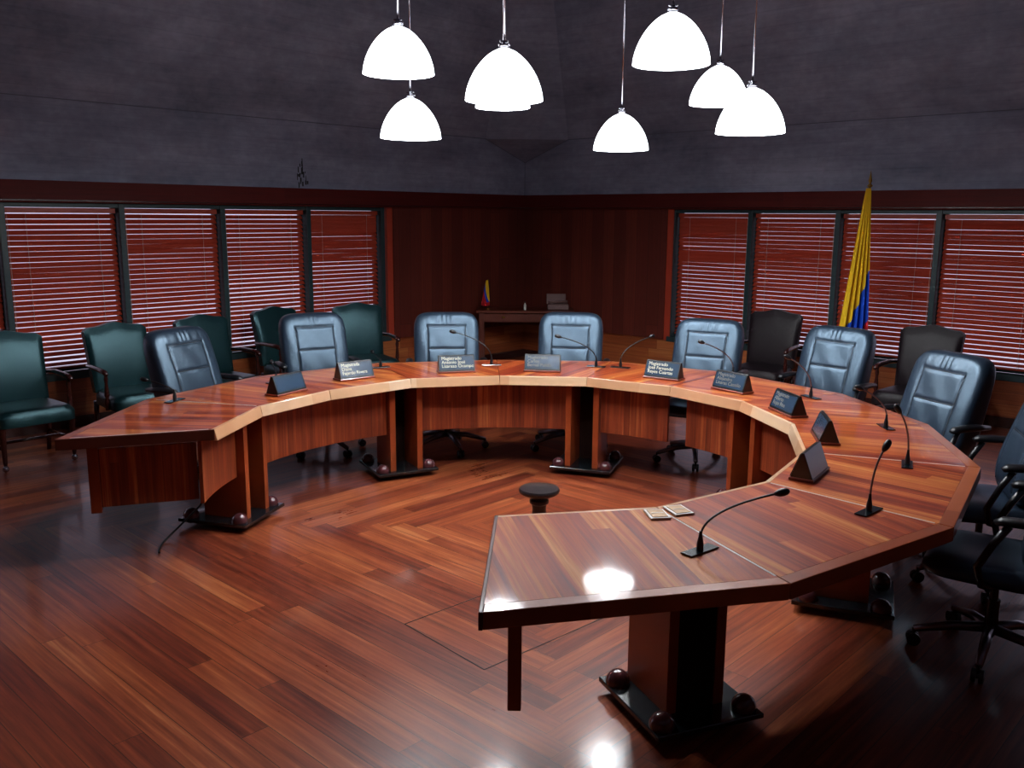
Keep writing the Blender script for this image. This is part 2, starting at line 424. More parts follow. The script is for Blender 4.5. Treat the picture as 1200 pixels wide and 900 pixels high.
# windows and blinds
wi = 0
GAPX = .052
cents = {'left': [2.42 + 1.005*k for k in range(8)], 'right': [2.36 + .985*k for k in range(8)],
         'back': [1.2+1.15*k for k in range(8)], 'near': [1.2+1.15*k for k in range(8)]}
PANELW = 2.33
names_l = ['left wall window nearest the corner panelling', 'second left wall window from the panelling',
           'third left wall window from the panelling', 'fourth left wall window, above two green chairs',
           'left wall window cut off at the photo edge', 'sixth window on the left wall', 'seventh window on the left wall']
names_r = ['right wall window nearest the corner panelling', 'right wall window just left of the flag',
           'right wall window behind the tall flag', 'rightmost right wall window',
           'fifth window on the right wall', 'sixth window on the right wall', 'seventh window on the right wall']
def make_blind(x0, x1, z0, z1, seed, lift=0.0, openness=33):
    rnd = random.Random(seed)
    root = empty('venetian_blind')
    W = x1-x0-.03; xc = (x0+x1)/2
    top = z1-.052; bot = z0+.055
    n = int(round((top-bot)/.0462)); st = (top-bot)/n
    s = MB()
    for k in range(n):
        z = bot + st*(k+.5); fz = k/n
        ang = R(openness + 4.5 + 15*fz + rnd.uniform(-3.5, 3.5) + 3*math.sin(fz*9+seed) + (7 if (fz > .6 and rnd.random() < .4) else 0))
        if lift and fz > 1-lift: ang = R(84)
        if k < 2: ang = R(26)
        wv = .026; sag = rnd.uniform(-.0015, .0015)
        # slat cross-section slightly crowned, room edge low
        c, sn = math.cos(ang), math.sin(ang)
        prof = [(-wv, 0), (0, .0022), (wv, 0), (wv, -.0022), (0, 0), (-wv, -.0022)]
        pr = [(c*a - sn*h*1, -sn*a*-1*-1 + c*h) for a, h in prof]
        vs = [(xc-W/2, -.075+p, z+q+sag) for p, q in pr] + [(xc+W/2, -.075+p, z+q-sag) for p, q in pr]
        m = len(pr)
        s.add(vs, [tuple(range(m))[::-1], tuple(range(m, 2*m))] + [(i, (i+1) % m, (i+1) % m+m, i+m) for i in range(m)])
    s.build('slats', M_SLAT, root)
    h = MB(); h.box((xc, -.075, z1-.0255), (W, .055, .045)); h.build('headrail', M_SLAT, root)
    br = MB(); br.box((xc, -.075, bot-.012), (W, .05, .018)); br.build('bottom_rail', M_SLAT, root)
    for q in (.17, .83):
        c = MB()
        for yy in (-.101, -.049): c.tube([(xc-W/2+W*q, yy, bot-.01), (xc-W/2+W*q, yy, z1-.05)], .0016, 5)
        c.build('ladder_cord', M_CORD, root)
    c = MB(); c.tube([(x1-.022, -.042, bot+.0), (x1-.022, -.042, z1-.05)], .0022, 5); c.ball((x1-.022, -.042, bot-.005), .007, 8, 6)
    c.build('pull_cord', M_CORD, root)
    return root
for sd in ('back', 'near'):
    struct(wbox(sd, 0, SIDE, -.22, 0, Z_SILL-.04, Z_HEAD, 'wall_panelling_%s' % sd, M_WALLP, uv=uvV))
for sd in ('left', 'right'):
    cs = cents[sd]
    struct(wbox(sd, 0 if sd in ('back', 'near') else PANELW, SIDE, -.10, .015, Z_SILL-.06, Z_SILL, 'trim_%d' % {'left': 10, 'right': 11, 'back': 12, 'near': 13}[sd], M_TEAL))
    for k in range(len(cs)-1):
        wi += 1
        x0, x1 = cs[k]+GAPX/2, cs[k+1]-GAPX/2
        b = MB()
        mw = GAPX
        b.box((x0-mw/2+.001, -.06, (Z_SILL+Z_HEAD)/2), (mw/1.0, .12, Z_HEAD-Z_SILL))
        b.box(((x0+x1)/2, -.06, Z_HEAD-.02), (x1-x0, .10, .04))
        b.box(((x0+x1)/2, -.13, Z_SILL+.02), (x1-x0, .05, .04))
        b.box((x0+.012, -.13, (Z_SILL+Z_HEAD)/2), (.024, .05, Z_HEAD-Z_SILL))
        b.box((x1-.012, -.13, (Z_SILL+Z_HEAD)/2), (.024, .05, Z_HEAD-Z_SILL))
        if k == len(cs)-2: b.box((x1+mw/2, -.06, (Z_SILL+Z_HEAD)/2), (mw, .12, Z_HEAD-Z_SILL))
        f = b.build('window_%d' % wi, M_TEAL, bevel=.003); f.matrix_world = FR[sd]; struct(f)
        g = MB(); g.box(((x0+x1)/2, -.135, (Z_SILL+Z_HEAD)/2), (x1-x0-.04, .006, Z_HEAD-Z_SILL-.06)); g.build('window_pane', M_GLASS, f)
        if sd in ('left', 'right') and k < (5 if sd == 'left' else 4):
            bl = make_blind(x0, x1, Z_SILL, Z_HEAD-.04, 100+wi, .14 if k == 0 else 0, (34, 30, 33, 32, 36)[k] if sd == 'left' else (34, 36, 37, 35, 35)[k])
            bl.matrix_world = FR[sd]
            tag(bl, 'dark red wooden slat blind in the ' + (names_l if sd == 'left' else names_r)[k], 'blind', 'venetian blinds in the windows')
    # solid pier where the windows end
    e = cs[-1]
    if e < SIDE: struct(wbox(sd, e+GAPX/2, SIDE, -.2, 0, Z_SILL-.04, Z_HEAD, 'wall_pier_%s' % sd, M_WALLP, uv=uvV))
# wood panelling in the corner
for sd, nm in (('left', 'wall_panelling_left'), ('right', 'wall_panelling_right')):
    o = struct(wbox(sd, -.02, PANELW-.04, -.2, .03, Z_SILL-.04, Z_HEAD, nm, M_WALLP, uv=uvV))
    struct(wbox(sd, PANELW-.04, PANELW+.04, -.2, .012, Z_SILL-.04, Z_HEAD, 'trim_%d' % (14 if sd == 'left' else 15), M_SLAT))

# ------------------------------------------------------------------ conference table
CX, CY = -.0106, 4.9546
RIN = [(-1.623,4.774),(-1.539,5.381),(-1.22,5.898),(-.729,6.35),(-.092,6.498),(.547,6.456),(1.1,6.124),(1.47,5.641),(1.597,5.008),(1.467,4.389),(1.133,3.863),(.588,3.492),(-.053,3.373)]
ROUT = [(-2.368,4.524),(-2.311,5.562),(-1.854,6.409),(-1.097,7.037),(-.127,7.253),(.81,7.216),(1.64,6.735),(2.21,5.921),(2.385,5.021),(2.223,4.112),(1.689,3.271),(.901,2.724),(-.084,2.493)]
RIN = [Vector(p) for p in RIN]; ROUT = [Vector(p) for p in ROUT]
SEAM = [R(187.3 - 23.237*k) for k in range(13)]
BDIR = [176, 153, 150, 126, 60, 48, 143, 162, 158, 135, 114, 102]
C2 = Vector((CX, CY))
def pol(r, a): return Vector((CX + r*math.cos(a), CY + r*math.sin(a)))
table = empty('conference_table', (CX, CY, 0))
tag(table, 'large horseshoe shaped conference table of polished reddish wood boards on black plinths', 'table')
def tloc(b):  # builder with world coords -> table local
    b.M = Matrix.Translation((-CX, -CY, 0)); return b
ZU, ZTOP = .697, .75
for k in range(12):
    i0, i1, o0, o1 = RIN[k], RIN[k+1], ROUT[k], ROUT[k+1]
    g = .0022
    ti = (i1-i0).normalized(); to = (o1-o0).normalized()
    i0, i1, o0, o1 = i0+ti*g, i1-ti*g, o0+to*g, o1-to*g
    r0 = (o0-i0).normalized(); r1 = (o1-i1).normalized()
    li, lo = .02, .058
    # board field
    a0, a1, b0, b1 = i0+r0*li, i1+r1*li, o0-r0*lo, o1-r1*lo
    endk = 0
    if k == 0: pass
    bd = R(BDIR[k]); u = Vector((math.cos(bd), math.sin(bd))); v = Vector((-u.y, u.x))
    f = tloc(MB()); f.prism([tuple(a0), tuple(a1), tuple(b1), tuple(b0)], ZU+.004, ZTOP)
    sec = f.build('tabletop', M_TOP, table, uv=lambda co, u=u, v=v, k=k: (co.x*u.x+co.y*u.y+3.3*k, co.x*v.x+co.y*v.y+1.17*k))
    f = tloc(MB()); f.prism([tuple(b0), tuple(b1), tuple(o1), tuple(o0)], ZU-.004, ZTOP+.0005)
    f.build('outer_rail', M_RAIL, sec, uv=lambda co, to=to, k=k: (co.x*to.x+co.y*to.y+k*2.1, .2), bevel=.003)
    # pale inner rail, face slopes back under
    nin = Vector((-ti.y, ti.x)); 
    if nin.dot(C2-i0) < 0: nin = -nin
    f = tloc(MB()); lp = [i0+r0*li, i1+r1*li, i1, i0]; lb = [i0+r0*li, i1+r1*li, i1+nin*.016, i0+nin*.016]
    f.prism([tuple(p) for p in lb], ZU-.012, ZTOP+.0005, [tuple(p) for p in lp])
    f.build('inner_rail', M_LIP, sec, uv=lambda co, ti=ti, k=k: (co.x*ti.x+co.y*ti.y+k*1.37, .2), bevel=.003)
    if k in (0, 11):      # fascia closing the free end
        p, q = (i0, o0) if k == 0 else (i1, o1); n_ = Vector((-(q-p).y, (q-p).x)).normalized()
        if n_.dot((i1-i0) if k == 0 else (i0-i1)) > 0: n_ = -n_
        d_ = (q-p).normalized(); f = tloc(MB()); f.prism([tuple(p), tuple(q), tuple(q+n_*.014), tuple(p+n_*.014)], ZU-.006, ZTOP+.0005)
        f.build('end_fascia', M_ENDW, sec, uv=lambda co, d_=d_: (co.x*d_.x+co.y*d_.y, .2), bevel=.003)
    if k in (0, 1, 9, 10, 11):
        s = tloc(MB()); p, q = (i0+r0*.03, o0-r0*.07) if k < 11 else (i0+r0*.03+to*.0, o0-r0*.07)
        n_ = Vector((-(q-p).y, (q-p).x)).normalized()
        if n_.dot(i1-i0) < 0: n_ = -n_
        s.prism([tuple(p), tuple(q), tuple(q+n_*.008), tuple(p+n_*.008)], ZTOP-.004, ZTOP+.0012)
        s.build('inlay_strip', M_INLAY, sec)
# pedestals at every other seam
for k in (1, 3, 5, 7, 9, 11):
    a = SEAM[k]
    er = Vector((math.cos(a), math.sin(a)))
    ped = empty('pedestal', (0,0,0)); ped.parent = table
    M0 = Matrix.Translation((-CX, -CY, 0)) @ Matrix.Translation((CX, CY, 0)) @ Matrix.Rotation(a, 4, 'Z')   # local x = radial, y = tangential
    def mk(): b = MB(); b.M = M0; return b
    b = mk(); b.box((1.825, 0, .047), (.47, .46, .022), ch=.003); b.build('base_plate', M_BLKG, ped)
    for sx in (1.66, 2.0):
        for sy in (-.18, .18):
            b = mk(); b.ball((sx, sy, .066), .049); b.build('ball_foot', M_BALL, ped, smooth=True)
    for sy in (-1, 1):
        b = mk(); b.box((1.79, sy*.105, .375), (.30, .042, .636), ch=.002)
        b.build('side_board', M_FIN, ped, uv=lambda co: (co.z, .2))
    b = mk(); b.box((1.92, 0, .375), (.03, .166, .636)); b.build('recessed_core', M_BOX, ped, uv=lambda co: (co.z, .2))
# modesty panels
def arc_panel(a0, a1, r=1.70, z0=.325, z1=.690, nm='modesty_panel'):
    n = 16; b = tloc(MB())
    inn = [pol(r, a0+(a1-a0)*i/n) for i in range(n+1)]; out = [pol(r+.02, a0+(a1-a0)*i/n) for i in range(n+1)]
    vs = [(p.x, p.y, z0) for p in inn] + [(p.x, p.y, z1) for p in inn] + [(p.x, p.y, z0) for p in out] + [(p.x, p.y, z1) for p in out]
    m = n+1; fs = []
    for i in range(n):
        fs += [(i, i+1, m+i+1, m+i), (2*m+i, 3*m+i, 3*m+i+1, 2*m+i+1), (m+i, m+i+1, 3*m+i+1, 3*m+i), (i, 2*m+i, 2*m+i+1, i+1)]
    fs += [(0, m, 3*m, 2*m), (n, 2*m+n, 3*m+n, m+n)]
    b.add(vs, fs)
    return b.build(nm, M_PANEL, table, uv=lambda co: (co.z*1.0, math.atan2(co.y, co.x)*1.7+9), smooth='auto')
da = .130/1.70
arc_panel(SEAM[0]-R(1.5), SEAM[1]+da)
arc_panel(SEAM[1]-da, SEAM[3]+da)
arc_panel(SEAM[3]-da, SEAM[5]+da)
arc_panel(SEAM[5]-da, SEAM[6]-R(-1.0))
arc_panel(SEAM[6]-R(4.2), SEAM[7]+da)
arc_panel(SEAM[7]-da, SEAM[9]+da)
arc_panel(SEAM[9]-da, SEAM[11]+da)
# (last module stays open to the pedestal) end panels hang under both ends
for k, sg in ((0, -1), (12, 1)):
    a = SEAM[k]
    er = (ROUT[k]-RIN[k]).normalized(); et = Vector((-er.y, er.x))*sg
    if et.dot(RIN[1 if k == 0 else 11]-RIN[k]) < 0: et = -et
    base = RIN[k] + et*(.11 if k == 0 else .08)
    p, q = base+er*.10, base+er*.60
    b = tloc(MB()); b.prism([tuple(p), tuple(q), tuple(q+et*.022), tuple(p+et*.022)], .33, .655)
    b.build('end_panel', M_PANEL, table, uv=lambda co, er=er: (co.z, (co.x*er.x+co.y*er.y)+7))
    p, q = base+er*.60-et*.012, base+er*.655-et*.012
    b = tloc(MB()); b.prism([tuple(p), tuple(q), tuple(q+et*.045), tuple(p+et*.045)], .30, .698)
    b.build('end_post', M_FIN, table, uv=lambda co: (co.z, .3), bevel=.004)

# ------------------------------------------------------------------ office chairs
def make_office_chair():
    root = empty('office_chair')
    # front is +X
    def backfn(front):
        def fn(u, v):
            y = (u-.5)*2; z = (v-.5)*2                     # -1..1
            hw, hh = .27, .31
            # superellipse mapping: square -> rounded rect
            n = 5.5
            k = (abs(y)**n + abs(z)**n)**(1/n); mx = max(abs(y), abs(z), 1e-9)
            s = mx/k if k > 1e-9 else 1
            yy, zz = y*s, z*s
            wt = 1.0 + .02*zz
            Y = yy*hw*wt; Z = .79 + zz*hh
            edge = max(0, 1 - mx**6)
            if front:
                d = .045 + .050*edge**.5
                px, pz0, pz1, pm = .58, .66, -.80, .08
                def gr(t, w=.03): return math.exp(-(t/w)**2)
                g = 0
                if pz1 < zz < pz0+.03: g = max(g, gr(abs(yy)-px))
                if abs(yy) < px+.03: g = max(g, gr(zz-pz0), gr(zz-pm))
                if abs(yy) < px and pz1 < zz < pz0: d += .003
                d -= .007*g
                if zz > pz0: d += .0030*math.sin(yy*34+2*math.sin(yy*9))*math.exp(-((zz-.83)/.12)**2)*max(0, 1-abs(yy)/.72)
                d += .0016*math.sin(yy*9+zz*7)*edge
                # lumbar curve
                d += .02*math.cos((zz+.45)*2.2)
            else:
                d = -.04 - .035*edge**.5
            tilt = -.185 - (Z-.5)*.22
            return (tilt + d, Y, Z)
        return fn
    bf_ = backfn(True)
    b = MB(); b.sheet(bf_, backfn(False), 72, 72); bk = b.build('backrest', M_LEATH, root, smooth=True)
    def on(y, z):       # find (u,v) whose superellipse point is (y,z), return surface point
        n = 5.5; k = (abs(y)**n+abs(z)**n)**(1/n); mx = max(abs(y), abs(z)); s = k/mx
        p = bf_((y*s+1)/2, (z*s+1)/2); return (p[0]+.001, p[1], p[2])
    b = MB(); L = lambda p, q: [on(p[0]+(q[0]-p[0])*i/12, p[1]+(q[1]-p[1])*i/12) for i in range(13)]
    for p, q in (((-.58, -.8), (-.58, .66)), ((-.58, .66), (.58, .66)), ((.58, .66), (.58, -.8)), ((-.58, .08), (.58, .08))): b.tube(L(p, q), .0036, 6)
    b.build('seam_piping', M_SEAM, bk, smooth=True)
    # seat
    def seatfn(top):
        def fn(u, v):
            x = (u-.5)*2; y = (v-.5)*2; n = 5
            k = (abs(x)**n+abs(y)**n)**(1/n); mx = max(abs(x), abs(y), 1e-9); s = mx/k if k > 1e-9 else 1
            X, Y = x*s*.26, y*s*.265; e = max(0, 1-mx**6)**.5
            if top: return (X+.02, Y, .435 + .055*e - .012*math.exp(-(X*X+Y*Y)/.02))
            return (X+.02, Y, .41 - .02*e)
        return fn
    b = MB(); b.sheet(seatfn(True), seatfn(False), 24, 24); b.build('seat', M_LEATH, root, smooth=True)
    for sy in (-1, 1):
        y = sy*.31
        arm = MB(); pts = [(-.28, y, .705), (-.20, y, .715), (-.10, y, .718), (-.03, y, .712), (.00, y, .695)]
        arm.tube(pts, [.020, .030, .032, .030, .018], 12)
        ar = arm.build('armrest', M_BLK, root, smooth=True)
        for v in ar.data.vertices: v.co.z = .710 + (v.co.z-.710)*.66
        sup = MB(); sup.tube([(-.05, y, .695), (.0, y, .61), (.05, y, .50), (.03, y*.96, .42), (.0, y*.8, .40)], .016, 8)
        sup.build('arm_support', M_BLK, root, smooth=True)
    b = MB(); b.lathe([(.028, .10), (.028, .26), (.018, .26), (.018, .40)], n=16); b.build('gas_column', M_BLK, root, smooth='auto')
    b = MB(); b.box((0, 0, .395), (.24, .2, .03), ch=.006); b.build('seat_mechanism', M_BLK, root)
    for k in range(5):
        a = 2*PI*k/5 + .3
        c, s = math.cos(a), math.sin(a)
        b = MB(); b.tube([(0,0,.125), (.15*c, .15*s, .115), (.31*c, .31*s, .075)], [.026, .022, .016], 8); leg = b.build('base_leg', M_GUN, root, smooth=True)
        b = MB(); b.M = Matrix.Translation((.31*c, .31*s, .03)) @ Matrix.Rotation(a, 4, 'Z') @ Matrix.Rotation(PI/2, 4, 'X')
        b.lathe([(.012, -.026), (.029, -.024), (.029, -.006), (.012, -.005), (.012, .005), (.029, .006), (.029, .024), (.012, .026)], n=16)
        b.M = Matrix.Identity(4); b.tube([(.31*c, .31*s, .03), (.31*c, .31*s, .08)], .007, 6)
        b.build('caster', M_BLK, leg, smooth='auto')
    return root
CH = make_office_chair()
chairs = [  # back-top position (at z=1.12), facing angle (deg), label
    ((-2.40, 6.38), -26, 'padded leather office chair at left end of table, beside the tall flat green chairs'),
    ((-1.67, 7.44), -62, 'pale lit leather office chair behind the nameplate second from the left'),
    ((-.56, 7.56), -84, 'leather office chair directly left of the small wall desk'),
    ((.50, 7.62), -97, 'leather office chair in front of the small wall desk, at the middle of the table'),
    ((1.59, 7.19), -117, 'leather office chair first to the right of the wall desk, under the dark panelling edge'),
    ((2.47, 6.72), -140, 'leather office chair standing in front of the tall flag'),
    ((2.70, 5.42), -160, 'large leather office chair with padded arms below the rightmost window'),
    ((2.77, 4.47), 165, 'leather office chair cut off by the right edge, its arms above the table edge'),
    ((2.38, 3.56), 146, 'dark office chair in shadow at lower right, its star base showing on the floor'),
]
for i, (pt, ang, lab) in enumerate(chairs):
    o = CH if i == 0 else copy_tree(CH)
    a = R(ang); o.rotation_euler.z = a
    o.location = (pt[0] + .30*math.cos(a), pt[1] + .30*math.sin(a), 0)
    tag(o, lab, 'chair', 'leather office chairs around the conference table')

# ------------------------------------------------------------------ guest armchairs along the walls
def make_guest_chair(leather):
    root = empty('guest_armchair')
    def bf(front):
        def fn(u, v):
            y = (u-.5)*2; t = v
            w = .245 + .02*t
            # camel top
            ztop = .955 + .035*math.exp(-(y/.42)**2) - .03*max(0, abs(y)-.86)/.14
            Z = .42 + (ztop-.42)*t
            e = max(0, 1-abs(y)**8)**.5 * max(0, 1-max(0, t-.9)/.1*.5)
            X = -.22 - (Z-.42)*.20
            X += (.030 + .035*e*max(.0, math.sin(PI*min(1, t*1.02)))**.5) if front else -.028
            return (X, y*w, Z)
        return fn
    b = MB(); b.sheet(bf(True), bf(False), 24, 24); b.build('backrest', leather, root, smooth='auto')
    def sf(top):
        def fn(u, v):
            x = (u-.5)*2; y = (v-.5)*2; n = 7
            k = (abs(x)**n+abs(y)**n)**(1/n); mx = max(abs(x), abs(y), 1e-9); s = mx/k if k > 1e-9 else 1
            e = max(0, 1-mx**8)**.5; w = .27 + .02*x
            return (x*s*.26+.02, y*s*w, (.405+.05*e) if top else .335)
        return fn
    b = MB(); b.sheet(sf(True), sf(False), 22, 22); b.build('seat', leather, root, smooth='auto')
    for sy in (-1, 1):
        y = sy*.285
        a = MB(); a.tube([(-.27, sy*.262, .645), (-.12, y, .655), (.05, y*1.02, .65), (.14, y*1.03, .64), (.17, y*1.03, .625)], [.017, .02, .022, .022, .014], 10)
        a.build('armrest', M_MAHOG, root, smooth=True)
        p = MB(); p.lathe([(.018, .33), (.022, .40), (.013, .425), (.020, .45), (.017, .50), (.012, .55), (.018, .59), (.012, .61), (.017, .64)], o=(.13, y, 0), n=12)
        p.build('arm_post', M_MAHOG, root, smooth=True)
        l = MB(); l.lathe([(.013, .05), (.017, .08), (.020, .20), (.024, .33), (.026, .36)], o=(.23, y*.87, 0), n=12)
        lg = l.build('leg', M_MAHOG, root, smooth=True)
        c = MB(); c.ball((.23, y*.87, .025), .024, 12, 8); c.tube([(.23, y*.87, .03), (.23, y*.87, .06)], .01, 8); c.build('caster', M_CHROME, lg, smooth=True)
        l = MB(); l.tube([(-.21, y*.83, .35), (-.23, y*.83, .2), (-.27, y*.83, 0)], [.024, .02, .017], 10)
        l.build('leg', M_MAHOG, root, smooth=True)
        s = MB(); s.tube([(.23, y*.87, .17), (-.235, y*.83, .17)], .012, 8); s.build('stretcher', M_MAHOG, root, smooth=True)
    s = MB(); s.tube([(0, -.24, .17), (0, .24, .17)], .012, 8); s.build('stretcher', M_MAHOG, root, smooth=True)
    return root
fL = math.degrees(math.atan2(IN_L.y, IN_L.x)); fRr = math.degrees(math.atan2(IN_R.y, IN_R.x))
GC = make_guest_chair(M_GREEN); GB = make_guest_chair(M_BROWN)
gch = [(GC, (-4.00, 7.02), fL, 'green leather guest armchair cut off by the left edge of the photo'),
       (GC, (-3.42, 7.66), fL, 'green leather guest armchair with bright shine, second from the left edge'),
       (GC, (-2.90, 8.30), fL+4, 'green leather guest armchair half hidden behind the leftmost office chair'),
       (GC, (-2.43, 9.08), fL+6, 'green leather guest armchair behind left side of a pale office chair'),
       (GC, (-1.66, 9.55), fL-20, 'green leather guest armchair nearest the corner panelling on the left wall'),
       (GB, (2.69, 9.12), fRr+6, 'dark brown leather guest armchair left of the tall flag, by the right wall'),
       (GB, (3.70, 7.86), fRr, 'dark brown leather guest armchair right of the tall flag, behind a large office chair')]
used = set()
for src, pt, ang, lab in gch:
    o = src if src not in used else copy_tree(src); used.add(src)
    a = R(ang); o.rotation_euler.z = a; o.location = (pt[0]+.33*math.cos(a), pt[1]+.33*math.sin(a), 0)
    tag(o, lab, 'chair', 'green guest armchairs along the left wall' if src is GC else 'brown guest armchairs along the right wall')

# ------------------------------------------------------------------ nameplates
def make_text(body, size, mat, parent, loc, rot):
    cu = bpy.data.curves.new('lettering', 'FONT'); cu.body = body; cu.size = size; cu.align_x = 'LEFT'; cu.extrude = .0004; cu.space_line = .86
    t = bpy.data.objects.new('lettering', cu); COL.objects.link(t)
    bpy.context.view_layer.update(); dg = bpy.context.evaluated_depsgraph_get()
    me = bpy.data.meshes.new_from_object(t.evaluated_get(dg)); bpy.data.objects.remove(t)
    me.materials.clear(); me.materials.append(mat)
    o = bpy.data.objects.new('lettering', me); COL.objects.link(o); o.parent = parent
    o.matrix_local = Matrix.Translation(loc) @ rot
    return o
plates = [((-1.482, 5.80), 151, None, 0, 'triangular black nameplate with no readable text, leftmost on the table'),
          ((-1.131, 6.34), 129.5, 'Magistrada\nDiana\nFajardo Rivera', 1, 'triangular nameplate with pale three-line text, second from the left'),
          ((-.421, 6.65), 103, 'Magistrado\nAntonio José\nLizarazo Ocampo', 1, 'triangular nameplate with the brightest lettering, third from the left'),
          ((.231, 6.715), 83, 'Magistrado\nCarlos\nBernal Pulido', 0, 'triangular nameplate with faded tan text, in front of the middle office chair'),
          ((1.102, 6.43), 55, 'Magistrado\nJosé Fernando\nReyes Cuartas', 1, 'triangular nameplate with white three-line text, right of the middle'),
          ((1.491, 5.98), 35, 'Magistrado\nAlejandro\nLinares Cantillo', 0, 'triangular nameplate with dim yellowish text at the right bend of table'),
          ((1.659, 5.285), 12, 'Magistrado\nAlberto\nRojas Ríos', 0, 'triangular nameplate seen at an angle with dim text, left of a tilted one'),
          ((1.665, 4.645), -10, None, 0, 'narrow triangular nameplate turned almost side-on near the inner edge'),
          ((1.365, 3.975), -33, None, 0, 'largest triangular black nameplate, seen from behind, nearest the camera')]
for (x, y), a, txt, bright, lab in plates:
    root = empty('nameplate', (x, y, .751), R(a+180))          # +X faces the centre of the ring
    b = MB(); w, d, h = .27, .10, .115
    b.add([(d/2, -w/2, .014), (d/2, w/2, .014), (-d/2, w/2, .014), (-d/2, -w/2, .014), (.006, -w/2, .014+h), (.006, w/2, .014+h), (-.006, w/2, .014+h), (-.006, -w/2, .014+h)],
          [(3,2,1,0), (4,5,6,7), (0,1,5,4), (1,2,6,5), (2,3,7,6), (3,0,4,7)])
    b.build('text_block', M_PLATE, root, bevel=.002)
    fb2 = MB(); fb2.M = Matrix.Translation((.0285, 0, .014+h/2)) @ Matrix.Rotation(-math.atan2(.044, h), 4, 'Y')
    n_ = .0022
    fb2.box((n_, 0, h*.46), (.003, w-.006, .006)); fb2.box((n_, 0, -h*.46), (.003, w-.006, .010)); fb2.box((n_, w/2-.005, 0), (.003, .008, h*.92)); fb2.box((n_, -w/2+.005, 0), (.003, .008, h*.92))
    fb2.build('front_frame', M_BLK, root)
    fc = MB(); fc.M = fb2.M; fc.box((.0012, 0, 0), (.002, w-.012, h*.88)); fc.build('front_face', M_FACE, root)
    b = MB()
    b.box((0, 0, .007), (d+.012, w+.01, .014), ch=.003); b.build('wooden_base', M_PBASE, root)
    if txt:
        slope = math.atan2(h, -(d/2-.006))
        ry = math.atan2(.044, h)
        # face plane: from (d/2, .014) up to (.006, .014+h)
        up = Vector((.006-d/2, 0, h)).normalized(); rt = Vector((0, 1, 0)); nn = rt.cross(up)
        if nn.x < 0: nn = -nn
        Rm = Matrix((rt, up, nn)).transposed().to_4x4()
        if Rm.determinant() < 0: Rm = Matrix((-rt, up, nn)).transposed().to_4x4()
        xs = Rm.col[0].to_3d()
        top = Vector((.006, 0, .014+h)) - up*.036 - xs*.113 + nn*.0030
        make_text(txt, .034, M_INK if bright else M_INKD, root, top, Rm)
    tag(root, lab, 'nameplate', 'triangular nameplates along the inner table edge')

# ------------------------------------------------------------------ gooseneck microphones
mics = [((-2.111, 5.515), (-2.30, 5.56, .875), 'short gooseneck microphone near the left end of the table'),
        ((-1.644, 6.17), (-1.72, 6.36, .86), 'gooseneck microphone hidden behind the leftmost nameplate'),
        ((-1.011, 6.817), (-1.10, 7.02, .84), 'small dark gooseneck microphone between the second and third nameplates'),
        ((-.162, 6.974), (-.45, 6.97, 1.01), 'gooseneck microphone arching left in front of office chair left of the desk'),
        ((.655, 6.928), (.37, 6.93, .985), 'gooseneck microphone arching left in front of the middle office chair'),
        ((.842, 6.896), (1.08, 7.00, .98), 'dim gooseneck microphone leaning right, just right of the middle office chair'),
        ((1.63, 6.54), (1.40, 6.54, 1.0), 'gooseneck microphone before the first office chair right of the desk'),
        ((1.954, 5.768), (1.80, 5.77, 1.01), 'gooseneck microphone in front of the chair by the flag'),
        ((2.103, 4.928), (1.96, 4.95, .965), 'gooseneck microphone near outer right table edge, head leaning left'),
        ((1.887, 4.148), (1.83, 4.15, 1.01), 'upright gooseneck microphone at the right corner of the table'),
        ((1.432, 3.447), (1.475, 3.45, 1.01), 'upright gooseneck microphone with silver stem on the near right table section'),
        ((.665, 3.003), (.925, 3.0, .965), 'black gooseneck microphone arching right on the nearest table section')]
for i, ((x, y), hd, lab) in enumerate(mics):
    a = math.atan2(y-CY, x-CX)
    root = empty('gooseneck_microphone', (x, y, .751)); hx, hy, hz = hd[0]-x, hd[1]-y, hd[2]-.751
    b = MB(); b.box((0, 0, .003), (.05, .15, .006), rz=a+ (R(20) if i == 11 else 0), ch=.0015); b.build('base_plate', M_BLKG, root)
    b = MB(); b.lathe([(.013, .004), (.012, .03), (.007, .055), (.005, .075)], n=12); b.build('socket', M_BLK, root, smooth='auto')
    P0 = Vector((0,0,.06)); P2 = Vector((hx, hy, hz)); P1 = Vector((hx*.04, hy*.04, hz*.72))
    pts = [P0*(1-t)**2 + P1*2*t*(1-t) + P2*t*t for t in [j/16 for j in range(17)]]
    b = MB(); b.tube(pts, .0042, 8); b.build('gooseneck', M_GUN if i >= 6 and i < 11 else M_BLK, root, smooth=True)
    d = (pts[-1]-pts[-2]).normalized()
    b = MB(); b.tube([P2-d*.012, P2-d*.004, P2+d*.006, P2+d*.02, P2+d*.034, P2+d*.042], [.005, .010, .0135, .0145, .012, .005], 12); b.build('head', M_BLK, root, smooth=True)
    tag(root, lab, 'microphone', 'gooseneck microphones on the table')

# ------------------------------------------------------------------ table outlet boxes
for (x, y), rz, lab in (((.575, 3.385), R(8), 'flat outlet box with gold centre and silver rim, left of the pair on near table'),
                        ((.668, 3.435), R(18), 'flat outlet box with gold centre and silver rim, right of the pair on near table')):
    root = empty('outlet_box', (x, y, .751), rz)
    b = MB(); b.box((0, 0, .004), (.082, .11, .008), ch=.002); b.build('silver_rim', M_SILV, root)
    b = MB(); b.box((0, 0, .0085), (.062, .088, .003)); b.build('gold_cover', M_GOLD, root)
    b = MB(); b.box((0, .0, .0105), (.05, .004, .0015)); b.build('cover_slot', M_SILV, root)
    tag(root, lab, 'outlet', 'outlet boxes on the near table section')

